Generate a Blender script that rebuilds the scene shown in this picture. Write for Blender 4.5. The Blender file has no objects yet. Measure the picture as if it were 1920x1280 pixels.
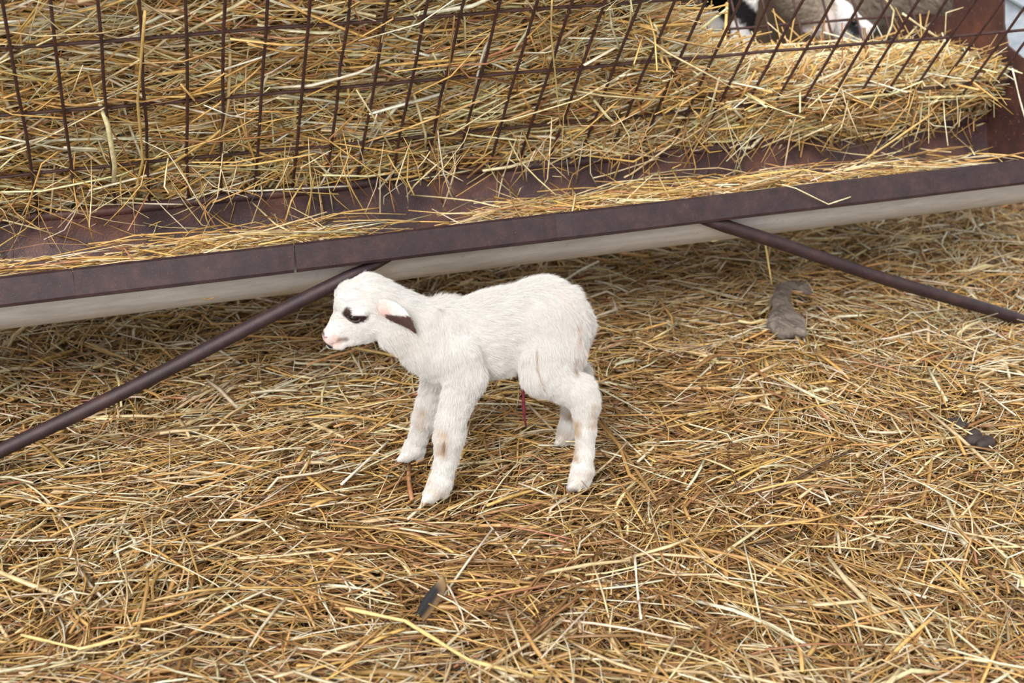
import bpy, math, random
import numpy as np
from mathutils import Vector, Matrix
random.seed(7)
RS = np.random.RandomState(11)
scene = bpy.context.scene
col = scene.collection

# ------------------------------------------------------------------ camera
cam_d = bpy.data.cameras.new('camera')
cam = bpy.data.objects.new('camera', cam_d)
col.objects.link(cam)
cam.location = (0, 0, 1.35)
cam.rotation_euler = (math.radians(65), 0, 0)
cam_d.sensor_width = 36.0
cam_d.lens = 2667.0 / 1920.0 * 36.0
cam_d.clip_start = 0.05
cam_d.dof.use_dof = True
cam_d.dof.focus_distance = 2.60
cam_d.dof.aperture_fstop = 4.0
scene.camera = cam

# ------------------------------------------------------------------ light
world = bpy.data.worlds.new('daylight')
scene.world = world
world.use_nodes = True
bgn = world.node_tree.nodes['Background']
bgn.inputs['Color'].default_value = (1.0, 0.99, 0.975, 1)
bgn.inputs['Strength'].default_value = 0.88
def sun(name, rot, energy, angle, color):
    d = bpy.data.lights.new(name, 'SUN')
    d.energy = energy; d.angle = math.radians(angle); d.color = color
    o = bpy.data.objects.new(name, d); col.objects.link(o)
    o.rotation_euler = [math.radians(v) for v in rot]
    return o
# soft daylight from high above, a little from the left and the front
sun('daylight_sun', (46, -24, 0), 3.3, 32, (1.0, 0.975, 0.94))
vs = scene.view_settings
vs.view_transform = 'Standard'
try: vs.look = 'None'
except Exception: pass
vs.gamma = 1.0
vs.use_curve_mapping = False
vs.exposure = 0.25

# ------------------------------------------------------------------ helpers
def tag(o, label=None, cat=None, group=None, kind=None):
    if label: o['label'] = label
    if cat: o['category'] = cat
    if group: o['group'] = group
    if kind: o['kind'] = kind
    return o

def empty(name, loc=(0, 0, 0), rz=0.0):
    o = bpy.data.objects.new(name, None)
    col.objects.link(o); o.location = loc; o.rotation_euler = (0, 0, rz)
    o.empty_display_size = 0.1
    return o

def mesh_obj(name, V, F, mats=None, parent=None, smooth=True, colors=None, fmat=None, attr='tint'):
    """V (n,3); F list of polygons, or an int array (m,k)."""
    me = bpy.data.meshes.new(name)
    V = np.asarray(V, dtype=np.float32)
    if isinstance(F, np.ndarray):
        m, k = F.shape
        me.vertices.add(len(V)); me.vertices.foreach_set('co', V.ravel())
        me.loops.add(m * k); me.loops.foreach_set('vertex_index', F.astype(np.int32).ravel())
        me.polygons.add(m); me.polygons.foreach_set('loop_start', np.arange(0, m * k, k, dtype=np.int32))
    else:
        me.from_pydata([tuple(map(float, v)) for v in V], [], [tuple(int(i) for i in f) for f in F])
    me.update(calc_edges=True)
    if smooth: me.polygons.foreach_set('use_smooth', np.ones(len(me.polygons), dtype=bool))
    if colors is not None:
        a = me.attributes.new(attr, 'FLOAT_COLOR', 'POINT')
        c = np.ones((len(V), 4), dtype=np.float32); c[:, :3] = colors
        a.data.foreach_set('color', c.ravel())
    for m_ in (mats if isinstance(mats, (list, tuple)) else [mats]):
        if m_: me.materials.append(m_)
    if fmat is not None: me.polygons.foreach_set('material_index', np.asarray(fmat, dtype=np.int32))
    o = bpy.data.objects.new(name, me); col.objects.link(o)
    if parent: o.parent = parent
    return o

class MB:
    """collects shapes into one mesh"""
    def __init__(s): s.V = []; s.F = []
    def add(s, V, F):
        n = len(s.V); s.V += [tuple(map(float, v)) for v in V]; s.F += [tuple(i + n for i in f) for f in F]
    def tube(s, pts, r, n=8, cap=True):
        pts = [Vector(p) for p in pts]; V = []; F = []
        rr = r if isinstance(r, (list, tuple)) else [r] * len(pts)
        t0 = (pts[1] - pts[0]).normalized()
        up = Vector((0, 0, 1)) if abs(t0.z) < .9 else Vector((1, 0, 0))
        for i, p in enumerate(pts):
            t = (pts[min(i + 1, len(pts) - 1)] - pts[max(i - 1, 0)]).normalized()
            x = t.cross(up).normalized(); y = t.cross(x).normalized(); up = -y if y.dot(up) < 0 else y
            for k in range(n):
                an = 2 * math.pi * k / n
                V.append(p + (x * math.cos(an) + y * math.sin(an)) * rr[i])
        for i in range(len(pts) - 1):
            for k in range(n):
                a_ = i * n + k; b_ = i * n + (k + 1) % n
                F.append((a_, b_, b_ + n, a_ + n))
        if cap:
            F.append(tuple(range(n))[::-1]); F.append(tuple((len(pts) - 1) * n + k for k in range(n)))
        s.add(V, F)
    def box(s, c, h, rot=None):
        V = []
        for x in (-1, 1):
            for y in (-1, 1):
                for z in (-1, 1):
                    v = Vector((x * h[0], y * h[1], z * h[2]))
                    if rot is not None: v = rot @ v
                    V.append(v + Vector(c))
        s.add(V, [(0, 1, 3, 2), (4, 6, 7, 5), (0, 4, 5, 1), (2, 3, 7, 6), (0, 2, 6, 4), (1, 5, 7, 3)])
    def sweep(s, rings, closed=False, cap=False):
        n = len(rings[0]); V = [p for r in rings for p in r]; F = []
        for i in range(len(rings) - 1):
            for k in range(n if closed else n - 1):
                a_ = i * n + k; b_ = i * n + (k + 1) % n
                F.append((a_, b_, b_ + n, a_ + n))
        if cap and closed:
            F.append(tuple(range(n))[::-1]); F.append(tuple((len(rings) - 1) * n + k for k in range(n)))
        s.add(V, F)
    def build(s, name, mats, parent=None, smooth=True):
        return mesh_obj(name, s.V, s.F, mats, parent, smooth)

def fix_normals(o):
    import bmesh
    bm = bmesh.new(); bm.from_mesh(o.data)
    bmesh.ops.recalc_face_normals(bm, faces=bm.faces); bm.to_mesh(o.data); bm.free()

# ------------------------------------------------------------------ materials
def new_mat(name):
    m = bpy.data.materials.new(name); m.use_nodes = True
    nt = m.node_tree
    return m, nt, nt.nodes['Principled BSDF']
def N(nt, t, **kw):
    n = nt.nodes.new(t)
    for k, v in kw.items():
        if k in n.inputs: n.inputs[k].default_value = v
        else: setattr(n, k, v)
    return n
def ramp(nt, fac, stops):
    r = nt.nodes.new('ShaderNodeValToRGB')
    el = r.color_ramp.elements
    while len(el) < len(stops): el.new(0.5)
    for e, (p, c) in zip(el, stops): e.position = p; e.color = (*c, 1)
    nt.links.new(fac, r.inputs['Fac']); return r
def straw_material(name, rough=0.36, spec=0.6):
    m, nt, b = new_mat(name)
    at = N(nt, 'ShaderNodeAttribute', attribute_name='tint')
    tc = N(nt, 'ShaderNodeTexCoord')
    nz = N(nt, 'ShaderNodeTexNoise', Scale=90.0, Detail=2.0)
    nt.links.new(tc.outputs['Object'], nz.inputs['Vector'])
    rp = ramp(nt, nz.outputs['Fac'], [(0.3, (.78, .74, .68)), (0.7, (1.1, 1.1, 1.12))])
    mx = N(nt, 'ShaderNodeMix', data_type='RGBA', blend_type='MULTIPLY'); mx.inputs[0].default_value = 1.0
    nt.links.new(at.outputs['Color'], mx.inputs[6]); nt.links.new(rp.outputs['Color'], mx.inputs[7])
    nt.links.new(mx.outputs[2], b.inputs['Base Color'])
    b.inputs['Roughness'].default_value = rough
    b.inputs['Specular IOR Level'].default_value = spec
    return m
def noise_mat(name, stops, scale=40, rough=.6, metal=0.0, bump=0.3, bscale=200, detail=6, stretch=None, spec=.5, spots=None):
    m, nt, b = new_mat(name)
    tc = N(nt, 'ShaderNodeTexCoord'); src = tc.outputs['Object']
    if stretch:
        mp = N(nt, 'ShaderNodeMapping'); mp.inputs['Scale'].default_value = stretch
        nt.links.new(src, mp.inputs['Vector']); src = mp.outputs['Vector']
    nz = N(nt, 'ShaderNodeTexNoise', Scale=scale, Detail=detail, Roughness=.65)
    nt.links.new(src, nz.inputs['Vector'])
    rp = ramp(nt, nz.outputs['Fac'], stops); out = rp.outputs['Color']
    if spots:
        sc, c, lo, hi = spots
        n2 = N(nt, 'ShaderNodeTexNoise', Scale=sc, Detail=4.0, Roughness=.7)
        nt.links.new(tc.outputs['Object'], n2.inputs['Vector'])
        r2 = ramp(nt, n2.outputs['Fac'], [(lo, (0, 0, 0)), (hi, (1, 1, 1))])
        mx = N(nt, 'ShaderNodeMix', data_type='RGBA')
        nt.links.new(r2.outputs['Color'], mx.inputs[0]); nt.links.new(out, mx.inputs[6])
        mx.inputs[7].default_value = (*c, 1); out = mx.outputs[2]
    nt.links.new(out, b.inputs['Base Color'])
    b.inputs['Roughness'].default_value = rough; b.inputs['Metallic'].default_value = metal
    b.inputs['Specular IOR Level'].default_value = spec
    if bump:
        nb = N(nt, 'ShaderNodeTexNoise', Scale=bscale, Detail=4.0)
        nt.links.new(tc.outputs['Object'], nb.inputs['Vector'])
        bp = N(nt, 'ShaderNodeBump', Strength=bump, Distance=0.002)
        nt.links.new(nb.outputs['Fac'], bp.inputs['Height']); nt.links.new(bp.outputs['Normal'], b.inputs['Normal'])
    return m
def tint_mat(name, rough=.7, spec=.3, sss=0.0):
    m, nt, b = new_mat(name)
    at = N(nt, 'ShaderNodeAttribute', attribute_name='tint')
    nt.links.new(at.outputs['Color'], b.inputs['Base Color'])
    b.inputs['Roughness'].default_value = rough; b.inputs['Specular IOR Level'].default_value = spec
    return m
def flat_mat(name, c, rough=.5, metal=0, spec=.5):
    m, nt, b = new_mat(name)
    b.inputs['Base Color'].default_value = (*c, 1); b.inputs['Roughness'].default_value = rough
    b.inputs['Metallic'].default_value = metal; b.inputs['Specular IOR Level'].default_value = spec
    return m

M_STRAW = straw_material('straw')
M_SOIL = noise_mat('trodden_soil', [(.3, (.05, .03, .014)), (.7, (.16, .10, .045))], scale=30, rough=.9, bump=.5, spec=.1)
M_RUST = noise_mat('dark_rusted_steel', [(.3, (.025, .0145, .0175)), (.55, (.044, .024, .027)), (.75, (.078, .039, .034))], scale=28, rough=.46, metal=.2, bump=.3, bscale=1100, spots=(520, (.22, .11, .07), .60, .74))
M_RUST_RED = noise_mat('reddish_rusted_sheet', [(.3, (.050, .027, .027)), (.5, (.090, .040, .034)), (.72, (.18, .07, .045))], scale=9, rough=.5, metal=.15, bump=.5, bscale=260, spots=(120, (.34, .17, .12), .60, .74))
M_LINING = noise_mat('purple_rusted_lining', [(.3, (.040, .025, .030)), (.5, (.075, .041, .042)), (.68, (.17, .075, .056))], scale=9, rough=.5, metal=.15, bump=.5, bscale=260, spots=(120, (.30, .16, .12), .62, .76))
M_WIRE = noise_mat('rusty_wire', [(.35, (.045, .020, .017)), (.7, (.10, .045, .036))], scale=60, rough=.6, metal=.1, bump=.6, bscale=500)
M_GALV = noise_mat('dirty_galvanised_steel', [(.3, (.56, .555, .55)), (.55, (.72, .71, .70)), (.75, (.82, .815, .81))], scale=22, rough=.55, metal=.1, bump=.3, bscale=900, stretch=(.5, 2.5, 2.5), spots=(60, (.40, .31, .21), .62, .80))
M_GALV_BLUE = noise_mat('bluish_galvanised_steel', [(.3, (.42, .50, .60)), (.5, (.56, .64, .74)), (.7, (.72, .78, .86))], scale=34, rough=.45, metal=.35, bump=.1)
M_DARK = flat_mat('black_gap', (.012, .01, .01), .8)

# ------------------------------------------------------------------ straw
PAL = {
 'pale':  (.88, .70, .405), 'gold': (.73, .465, .155), 'tan': (.54, .325, .118),
 'brown': (.29, .148, .052), 'white': (.91, .81, .59), 'red': (.50, .24, .12), 'green': (.58, .50, .26), 'dark': (.12, .066, .028),
 'grey': (.46, .35, .22)}
def pick_colors(n, w):
    ks = list(w); p = np.array([w[k] for k in ks], float); p /= p.sum()
    base = np.array([PAL[k] for k in ks])[RS.choice(len(ks), n, p=p)]
    return np.clip(base * RS.uniform(.78, 1.18, (n, 1)) * RS.uniform(.94, 1.06, (n, 3)), 0, .92)

def straw_geo(P, D, L, R, flat, bend, kink, C):
    """tubes and split leaves: 4 points round, 4 rings along -> V (n*16,3), F (n*12,4), colours"""
    n = len(P)
    D = D / np.linalg.norm(D, axis=1, keepdims=True)
    ref = RS.normal(size=(n, 3)); ref[:, 2] += 1.0
    S = np.cross(D, ref); S /= np.linalg.norm(S, axis=1, keepdims=True) + 1e-9
    Nn = np.cross(S, D)
    ts = np.array([-.5, -.17, .17, .5]); V = np.empty((n, 4, 4, 3), np.float32)
    k_at = RS.randint(1, 3, n)
    for i, t in enumerate(ts):
        c = P + D * (L * t)[:, None] + bend * ((.25 - t * t) * 4)[..., None]
        hit = (k_at == i)
        c = c + kink * hit[:, None]
        w = R * (1.0 if i in (1, 2) else .82)
        V[:, i, 0] = c + S * w[:, None]; V[:, i, 2] = c - S * w[:, None]
        V[:, i, 1] = c + Nn * (w * flat)[:, None]; V[:, i, 3] = c - Nn * (w * flat)[:, None]
    q = []
    for i in range(3):
        for k in range(4):
            a_ = i * 4 + k; b_ = i * 4 + (k + 1) % 4
            q.append((a_, b_, b_ + 4, a_ + 4))
    q.append((3, 2, 1, 0)); q.append((12, 13, 14, 15))
    q = np.array(q)
    F = (q[None] + (np.arange(n) * 16)[:, None, None]).reshape(-1, 4)
    return V.reshape(-1, 3), F, np.repeat(C, 16, axis=0)

def join_geo(gs):
    Vs, Fs, Cs, off = [], [], [], 0
    for V, F, C in gs:
        Vs.append(V); Fs.append(F + off); Cs.append(C); off += len(V)
    return np.concatenate(Vs), np.concatenate(Fs), np.concatenate(Cs)

def wave(x, y, seed, scale):
    r = np.random.RandomState(seed); o = np.zeros_like(x, dtype=float)
    for k in range(9):
        a_ = r.uniform(0, 2 * np.pi); f_ = scale * r.uniform(.6, 1.9); ph = r.uniform(0, 6.3)
        o += np.sin((x * np.cos(a_) + y * np.sin(a_)) * f_ + ph)
    return o / 5.0

def bed_height(x, y):
    h = wave(x, y, 3, 14.0) * .010 + wave(x, y, 5, 34.0) * .005
    foot = np.exp(-(((x + .02) / .34) ** 2 + ((y - 2.27) / .24) ** 2))
    h = h * (1 - .75 * foot)
    h += .035 * np.exp(-(((x - .95) / .35) ** 2 + ((y - 2.62) / .16) ** 2))     # bank by the right brace
    h += .020 * np.exp(-(((x - .2) / .8) ** 2 + ((y - 1.62) / .12) ** 2))
    return h

# feeder frame: s along the trough, w away from the viewer, z up
FA = np.array([.948878, .315642, 0.0]); FW = np.array([-.315642, .948878, 0.0]); FO = np.array([-.162569, 2.546972, 0.0])
FYAW = math.atan2(FA[1], FA[0])
def fworld(s, w, z):
    return FO + np.multiply.outer(s, FA) + np.multiply.outer(w, FW) + np.multiply.outer(z, np.array([0, 0, 1.0]))

# ---- ground and bedding
gx = np.linspace(-3.6, 3.6, 121); gy = np.linspace(.9, 8.4, 126)
GX, GY = np.meshgrid(gx, gy)
GZ = bed_height(GX, GY) - .030
gV = np.stack([GX.ravel(), GY.ravel(), GZ.ravel()], 1)
ii = np.arange(125)[:, None] * 121 + np.arange(120)[None]; ii = ii.ravel()
gF = np.stack([ii, ii + 1, ii + 122, ii + 121], 1)
tag(mesh_obj('floor', gV, gF, M_SOIL), 'trodden brown earth floor under the straw bedding', 'floor', kind='structure')

def bedding(n, ylo, yhi, Lr, Rr, weights, zlo, zhi, flatp=.35, xm=.25, tilt=.12, browner=True):
    y = np.sqrt(RS.uniform(ylo ** 2, yhi ** 2, n)); x = RS.uniform(-1, 1, n) * (.40 * y + xm)
    C = pick_colors(n, weights) * np.array((.79, .765, .75))
    if browner:
        # browner straw: round the lamb, in the dip beside it and across the near middle
        b = (np.exp(-(((x - .10) / .42) ** 2 + ((y - 2.20) / .22) ** 2)) * .75 + np.exp(-(((x - .15) / .40) ** 2 + ((y - 1.88) / .14) ** 2)) * .9
             + np.exp(-(((x - .32) / .16) ** 2 + ((y - 2.62) / .22) ** 2)) * .7 + .35 * np.clip(wave(x, y, 21, 9), 0, 1))
        sw = RS.uniform(0, 1, n) < b * .62
        C[sw] = pick_colors(int(sw.sum()), {'brown': 5, 'tan': 3.2, 'dark': .8, 'red': .3, 'gold': .8})
    far = (x * FW[0] + y * FW[1] - FO @ FW) > 2.28
    y = np.where(far, y - 1.0, y)
    th = np.where(RS.uniform(0, 1, n) < .55, .9 + 2.1 * wave(x, y, 40, 5.5) + RS.normal(0, .5, n), RS.uniform(0, 2 * np.pi, n))
    # strands drape more across than towards the viewer
    th = np.where(RS.uniform(0, 1, n) < .14, RS.normal(.12, .45, n), th)
    tz = RS.normal(0, tilt, n)
    D = np.stack([np.cos(th), np.sin(th), tz], 1)
    L = RS.uniform(*Lr, n) * RS.choice([.45, .75, 1.0, 1.3], n); R = RS.uniform(*Rr, n) * RS.choice([.6, .8, 1, 1.5, 2.1], n, p=[.3, .34, .22, .10, .04])
    z = bed_height(x, y) + RS.uniform(zlo, zhi, n)
    P = np.stack([x, y, z], 1)
    fl = np.where(RS.uniform(0, 1, n) < flatp, .18, .8)
    bend = RS.normal(0, 1, (n, 3)) * (L * .045)[:, None]; bend[:, 2] = np.abs(bend[:, 2]) * .6
    kink = RS.normal(0, 1, (n, 3)) * (L * .06 * (RS.uniform(0, 1, n) < .2))[:, None]
    return straw_geo(P, D, L, R, fl, bend, kink, C)
W1 = {'pale': 1.8, 'gold': 2.6, 'tan': 3.6, 'brown': 2.2, 'white': .6, 'red': .28, 'green': .2, 'grey': .4}
W0 = {'tan': 3, 'brown': 3, 'gold': 1.5, 'dark': .6, 'grey': .6}
geo = [bedding(24000, 1.35, 3.9, (.06, .17), (.0011, .0027), W0, -.030, -.008, tilt=.06),
       bedding(38000, 1.35, 3.9, (.05, .18), (.0009, .0024), W1, -.016, .010, tilt=.12),
       bedding(9500, 1.35, 3.7, (.06, .21), (.0011, .0028), {'pale': 4, 'gold': 2.6, 'white': 3, 'tan': 1.4, 'red': .3}, .004, .018, tilt=.16),
       bedding(9000, 3.7, 7.5, (.10, .26), (.002, .004), W1, -.02, .02, tilt=.15, browner=False)]
V, F, C = join_geo(geo)
tag(mesh_obj('straw_bedding', V, F, M_STRAW, colors=C), 'loose golden straw bedding covering the floor under the lamb', 'straw', kind='stuff')

# ------------------------------------------------------------------ hay feeder
feeder = empty('hay_feeder', FO, FYAW)
tag(feeder, 'long rusty hay feeder with wire mesh rack and grey trough', 'feeder')
S0, S1 = -1.25, 1.47
def rim_wave(s):     # bent back edge of the trough
    return .010 * math.sin(s * 6.1 + .6) + .006 * math.sin(s * 13.0)
# trough: rolled sheet, galvanised outside, rusted inside
RW = .155
def trough_ring(s, off):
    pts = []
    for k in range(25):
        an = math.pi * k / 24
        r = RW + off
        wv = rim_wave(s) * (k / 24) ** 3
        pts.append((s, RW - r * math.cos(an) + wv, .392 - (r * .92) * math.sin(an)))
    return pts
ss = np.linspace(S0, S1, 70)
mb = MB(); mb.sweep([trough_ring(s, 0) for s in ss])
outer = mb.build('trough', M_GALV, feeder); fix_normals(outer)
outer['label'] = 'grey galvanised half-round trough'
mb = MB(); mb.sweep([trough_ring(s, -.004) for s in ss])
inn = mb.build('trough_lining', M_LINING, feeder); fix_normals(inn)
inn['label'] = 'rusted brown inside of the trough'
# rolled back lip
mb = MB()
rings = []
for s in ss:
    c = (2 * RW + rim_wave(s) + .002, .396)
    rings.append([(s, c[0] + .011 * math.cos(t), c[1] + .011 * math.sin(t)) for t in np.linspace(0, 2 * math.pi, 11)[:-1]])
mb.sweep(rings, closed=True, cap=True)
bl = mb.build('back_lip', M_LINING, feeder); fix_normals(bl)
# front rim: folded angle with a lip beneath, split by two cracks
PROF = [(.004, .392), (-.001, .4005), (-.006, .3985), (-.021, .3575), (-.0205, .3525), (-.016, .3505), (-.004, .3485), (-.002, .344)]
def rim_piece(mb, sa, sb, ja=None, jb=None):
    n = max(2, int((sb - sa) / .03)); rings = []
    for i in range(n + 1):
        s = sa + (sb - sa) * i / n; ring = []
        for j, (w_, z_) in enumerate(PROF):
            sj = s
            if i == 0 and ja: sj += ja[j]
            if i == n and jb: sj += jb[j]
            dent = .0035 * math.exp(-((s - .264) / .010) ** 2) * (1 if 2 <= j <= 4 else 0)
            dent += .004 * math.exp(-((s + .241) / .014) ** 2) * (1 if 3 <= j <= 5 else 0)
            wob = .0012 * math.sin(s * 9 + j * .3)
            ring.append((sj, w_ + wob + dent, z_))
        rings.append(ring)
    mb.sweep(rings)
mb = MB()
rim_piece(mb, S0, -.651, None, [0, 0, -.0003, .0001, 0, 0, 0, 0])
rim_piece(mb, -.651, -.258, [.0006, .0007, .0006, .0001, 0, 0, 0, 0], [.0022, .002, .0015, -.0025, -.005, -.003, -.001, 0])
rim_piece(mb, -.2555, S1, [.001, .001, .0005, .000, .001, .001, .002, .002], None)
fr = mb.build('front_rim', M_RUST, feeder, smooth=False); fix_normals(fr)
so = fr.modifiers.new('thickness', 'SOLIDIFY'); so.thickness = .0022; so.offset = 0
# wire mesh panels
LEAN_S, LEAN_C = .602, .799
def on_front(s, u, d=0.0):   # u up the panel, d towards the hay
    return (s, .33 - LEAN_S * u + d * LEAN_C, .38 + LEAN_C * u + d * LEAN_S)
def on_back(s, u, d=0.0):
    return (s, .42 + LEAN_S * u + d, .38 + LEAN_C * u)
def wirepanel(fn, u0, u1, us, r, sa, sb, step, shift):
    mb = MB(); k = 0; s = sa + shift
    rr = random.Random(4)
    while s < sb:
        j = rr.uniform(-.003, .003)
        mb.tube([fn(s + j + rr.uniform(-.002, .002), u0 + (u1 - u0) * t, rr.uniform(-.002, .002)) for t in np.linspace(0, 1, 9)], r, 7)
        s += step
    for u in us:
        mb.tube([fn(sa + (sb - sa) * t, u + rr.uniform(-.002, .002), .0045 + rr.uniform(-.0012, .0012)) for t in np.linspace(0, 1, 28)], r * 1.08, 7)
    return mb
mb = wirepanel(on_front, -.06, .86, [-.03, .155, .335, .515, .695, .85], .0031, S0, S1 - .005, .0705, .0705 * 7.85 - .0)
p = mb.build('wire_mesh_panel', M_WIRE, feeder); p['label'] = 'front wire mesh panel leaning out over the trough'
mb = wirepanel(on_back, -.06, .86, [-.03, .085, .265, .445, .625, .85], .0031, S0, S1 - .005, .0805, .01)
p = mb.build('wire_mesh_panel', M_WIRE, feeder); p['label'] = 'back wire mesh panel behind the hay'
# end plate and upright at the right
poly = [(-.012, .408), (.10, .560), (.15, .585), (.216, .564), (.275, .580), (.300, .625), (.316, .69), (.322, 1.08), (.506, 1.08), (.502, .60), (.60, .588), (.72, .56), (.80, .41), (.74, .30), (.62, .25), (.16, .236), (.03, .30)]
mb = MB(); n = len(poly)
mb.add([(S1, w_, z_) for w_, z_ in poly] + [(S1 + .005, w_, z_) for w_, z_ in poly],
       [tuple(range(n)), tuple(range(n, 2 * n))[::-1]] + [(i, (i + 1) % n, n + (i + 1) % n, n + i) for i in range(n)])
e = mb.build('end_plate', M_RUST_RED, feeder, smooth=False); fix_normals(e); e['label'] = 'reddish rusted end plate with a tall upright'
# left end of the rack, out of the picture
mb = MB(); mb.add([(S0 - .005 + k * .005, w_, z_) for k in (0, 1) for w_, z_ in poly],
       [tuple(range(n)), tuple(range(n, 2 * n))[::-1]] + [(i, (i + 1) % n, n + (i + 1) % n, n + i) for i in range(n)])
e = mb.build('end_plate', M_RUST_RED, feeder, smooth=False); fix_normals(e)
# braces from the rim down to the ground
for pts in ([(-.075, -.006, .352), (-.40, -.008, .228), (-1.02, -.012, -.012)], [(.545, -.004, .3655), (.90, -.006, .222), (1.46, -.010, -.012)]):
    mb = MB(); mb.tube([tuple(np.array(pts[0]) * (1 - t) + np.array(pts[2]) * t + np.array([0, 0, .003 * math.sin(t * 9)])) for t in np.linspace(0, 1, 12)], [.0075] + [.0137] * 11, 14)
    mb.build('brace', M_RUST, feeder)
# ---- hay in the rack
def heap_top(s):
    s = np.asarray(s, float)
    return np.interp(s, [-1.3, .20, .34, .54, .66, .80, 1.00, 1.47], [1.02, 1.0, .90, .670, .592, .545, .528, .521])
def heap_surface(s, t):
    """t 0..1 from the foot of the front face over the top to the back"""
    zt = heap_top(s) + .012 * wave(s * 1.0, t * 3.0, 8, 8)
    wf = lambda z: .33 - .754 * (z - .38) + np.interp(z, [.36, .42, .52, .7], [.002, .018, .036, .040])
    wb = lambda z: .42 + .754 * (z - .38) - .02
    z0 = .372
    tf, tt = .58, .85
    zf = z0 + (zt - z0) * np.clip(t / tf, 0, 1) ** .95
    rnd = .03
    w_ = wf(zf); z_ = zf.copy()
    u = np.clip((t - tf) / (tt - tf), 0, 1)
    m = t > tf
    w_ = np.where(m, wf(zt) + (wb(zt) - wf(zt)) * u, w_)
    z_ = np.where(m, zt + .008 * np.sin(np.pi * u), z_)
    v = np.clip((t - tt) / (1 - tt), 0, 1); m = t > tt
    zb = zt - (zt - .45) * v
    w_ = np.where(m, wb(zb), w_); z_ = np.where(m, zb, z_)
    bump = .014 * wave(s * 1.3, t * 2.2, 9, 13)
    return s, w_ - bump * (t < tf) , z_ + bump * .5 * (t >= tf)
def heap_frame(s, t):
    e_ = .004
    p0 = np.stack(heap_surface(s, t), 1)
    p1 = np.stack(heap_surface(s, np.minimum(t + e_, 1)), 1); pm = np.stack(heap_surface(s, np.maximum(t - e_, 0)), 1)
    T = p1 - pm; T /= np.linalg.norm(T, axis=1, keepdims=True) + 1e-9
    Nn = np.cross(T, np.tile([1.0, 0, 0], (len(s), 1))); Nn /= np.linalg.norm(Nn, axis=1, keepdims=True) + 1e-9
    sg = np.sign((Nn * np.array([0, -1.0, .6])).sum(1)); 
    sg = np.where(t > .86, np.sign((Nn * np.array([0, 1.0, .2])).sum(1)), sg)
    return p0, T, Nn * sg[:, None]
def to_world(P): return fworld(P[:, 0], P[:, 1], P[:, 2])
def dir_world(D): return D[:, :1] * FA + D[:, 1:2] * FW + D[:, 2:3] * np.array([0, 0, 1.0])
def heap_straw(n, lo, hi, Lr, Rr, W, spread, t0=0, t1=1, lift=.10, pmix=.3):
    s = RS.uniform(S0 + .03, S1 - .02, n); t = RS.uniform(t0, t1, n)
    p, T, Nn = heap_frame(s, t)
    neat = np.interp(s, [.6, 1.0], [1.0, .45])
    ang = RS.normal(.04, spread, n) * neat; ang = np.where(RS.uniform(0, 1, n) < pmix * neat, RS.uniform(-1.57, 1.57, n), ang)
    D = np.cos(ang)[:, None] * np.array([1.0, 0, 0]) + np.sin(ang)[:, None] * T + RS.normal(0, lift, n)[:, None] * Nn
    P = p + Nn * RS.uniform(lo, hi, n)[:, None]
    L = RS.uniform(*Lr, n) * RS.choice([.5, .8, 1.1, 1.5], n); R = RS.uniform(*Rr, n) * RS.choice([.7, 1, 1.4], n, p=[.4, .4, .2])
    bright = 1.16
    half = np.minimum(L * .5 * np.abs(np.cos(ang)), np.maximum(S1 - .006 - s, .01)); L = np.where(np.abs(np.cos(ang)) > .2, np.minimum(L, 2 * half / np.maximum(np.abs(np.cos(ang)), .2)), L)
    bend = RS.normal(0, 1, (n, 3)) * (L * .04)[:, None]
    kink = RS.normal(0, 1, (n, 3)) * (L * .05 * (RS.uniform(0, 1, n) < .15))[:, None]
    fl = np.where(RS.uniform(0, 1, n) < .35, .18, .8)
    return straw_geo(to_world(P), dir_world(D), L, R, fl, bend, kink, np.minimum(pick_colors(n, W) * bright, .93))
WH = {'pale': 3.0, 'gold': 3.6, 'tan': 1.8, 'white': 1.0, 'red': .45, 'brown': .5, 'green': .3}
sg, tg = np.meshgrid(np.linspace(S0 + .01, S1 - .008, 150), np.linspace(0, 1, 60), indexing='ij')
p, T, Nn = heap_frame(sg.ravel(), tg.ravel())
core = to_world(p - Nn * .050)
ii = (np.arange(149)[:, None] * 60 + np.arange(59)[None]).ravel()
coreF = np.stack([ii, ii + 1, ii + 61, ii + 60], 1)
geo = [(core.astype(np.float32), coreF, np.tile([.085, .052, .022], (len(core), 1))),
       heap_straw(18000, -.048, -.012, (.08, .24), (.0013, .0034), {'tan': 3, 'brown': 2.2, 'gold': 2, 'pale': .6}, .5, lift=.05),
       heap_straw(21000, -.018, .008, (.08, .26), (.0012, .0031), WH, .42, lift=.09, t1=.9),
       heap_straw(3600, .002, .014, (.10, .30), (.0013, .0034), {'pale': 4, 'gold': 3, 'white': 2.2, 'red': .5}, .5, lift=.09, t1=.88, pmix=.45)]
geo.append(heap_straw(5200, .000, .012, (.08, .24), (.0011, .0028), {'pale': 4, 'white': 4, 'gold': 1.5}, .35, t0=.50, t1=.86, lift=.05, pmix=.25))  # extra pale straw on top, open-sky brightness put into its colour
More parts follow.
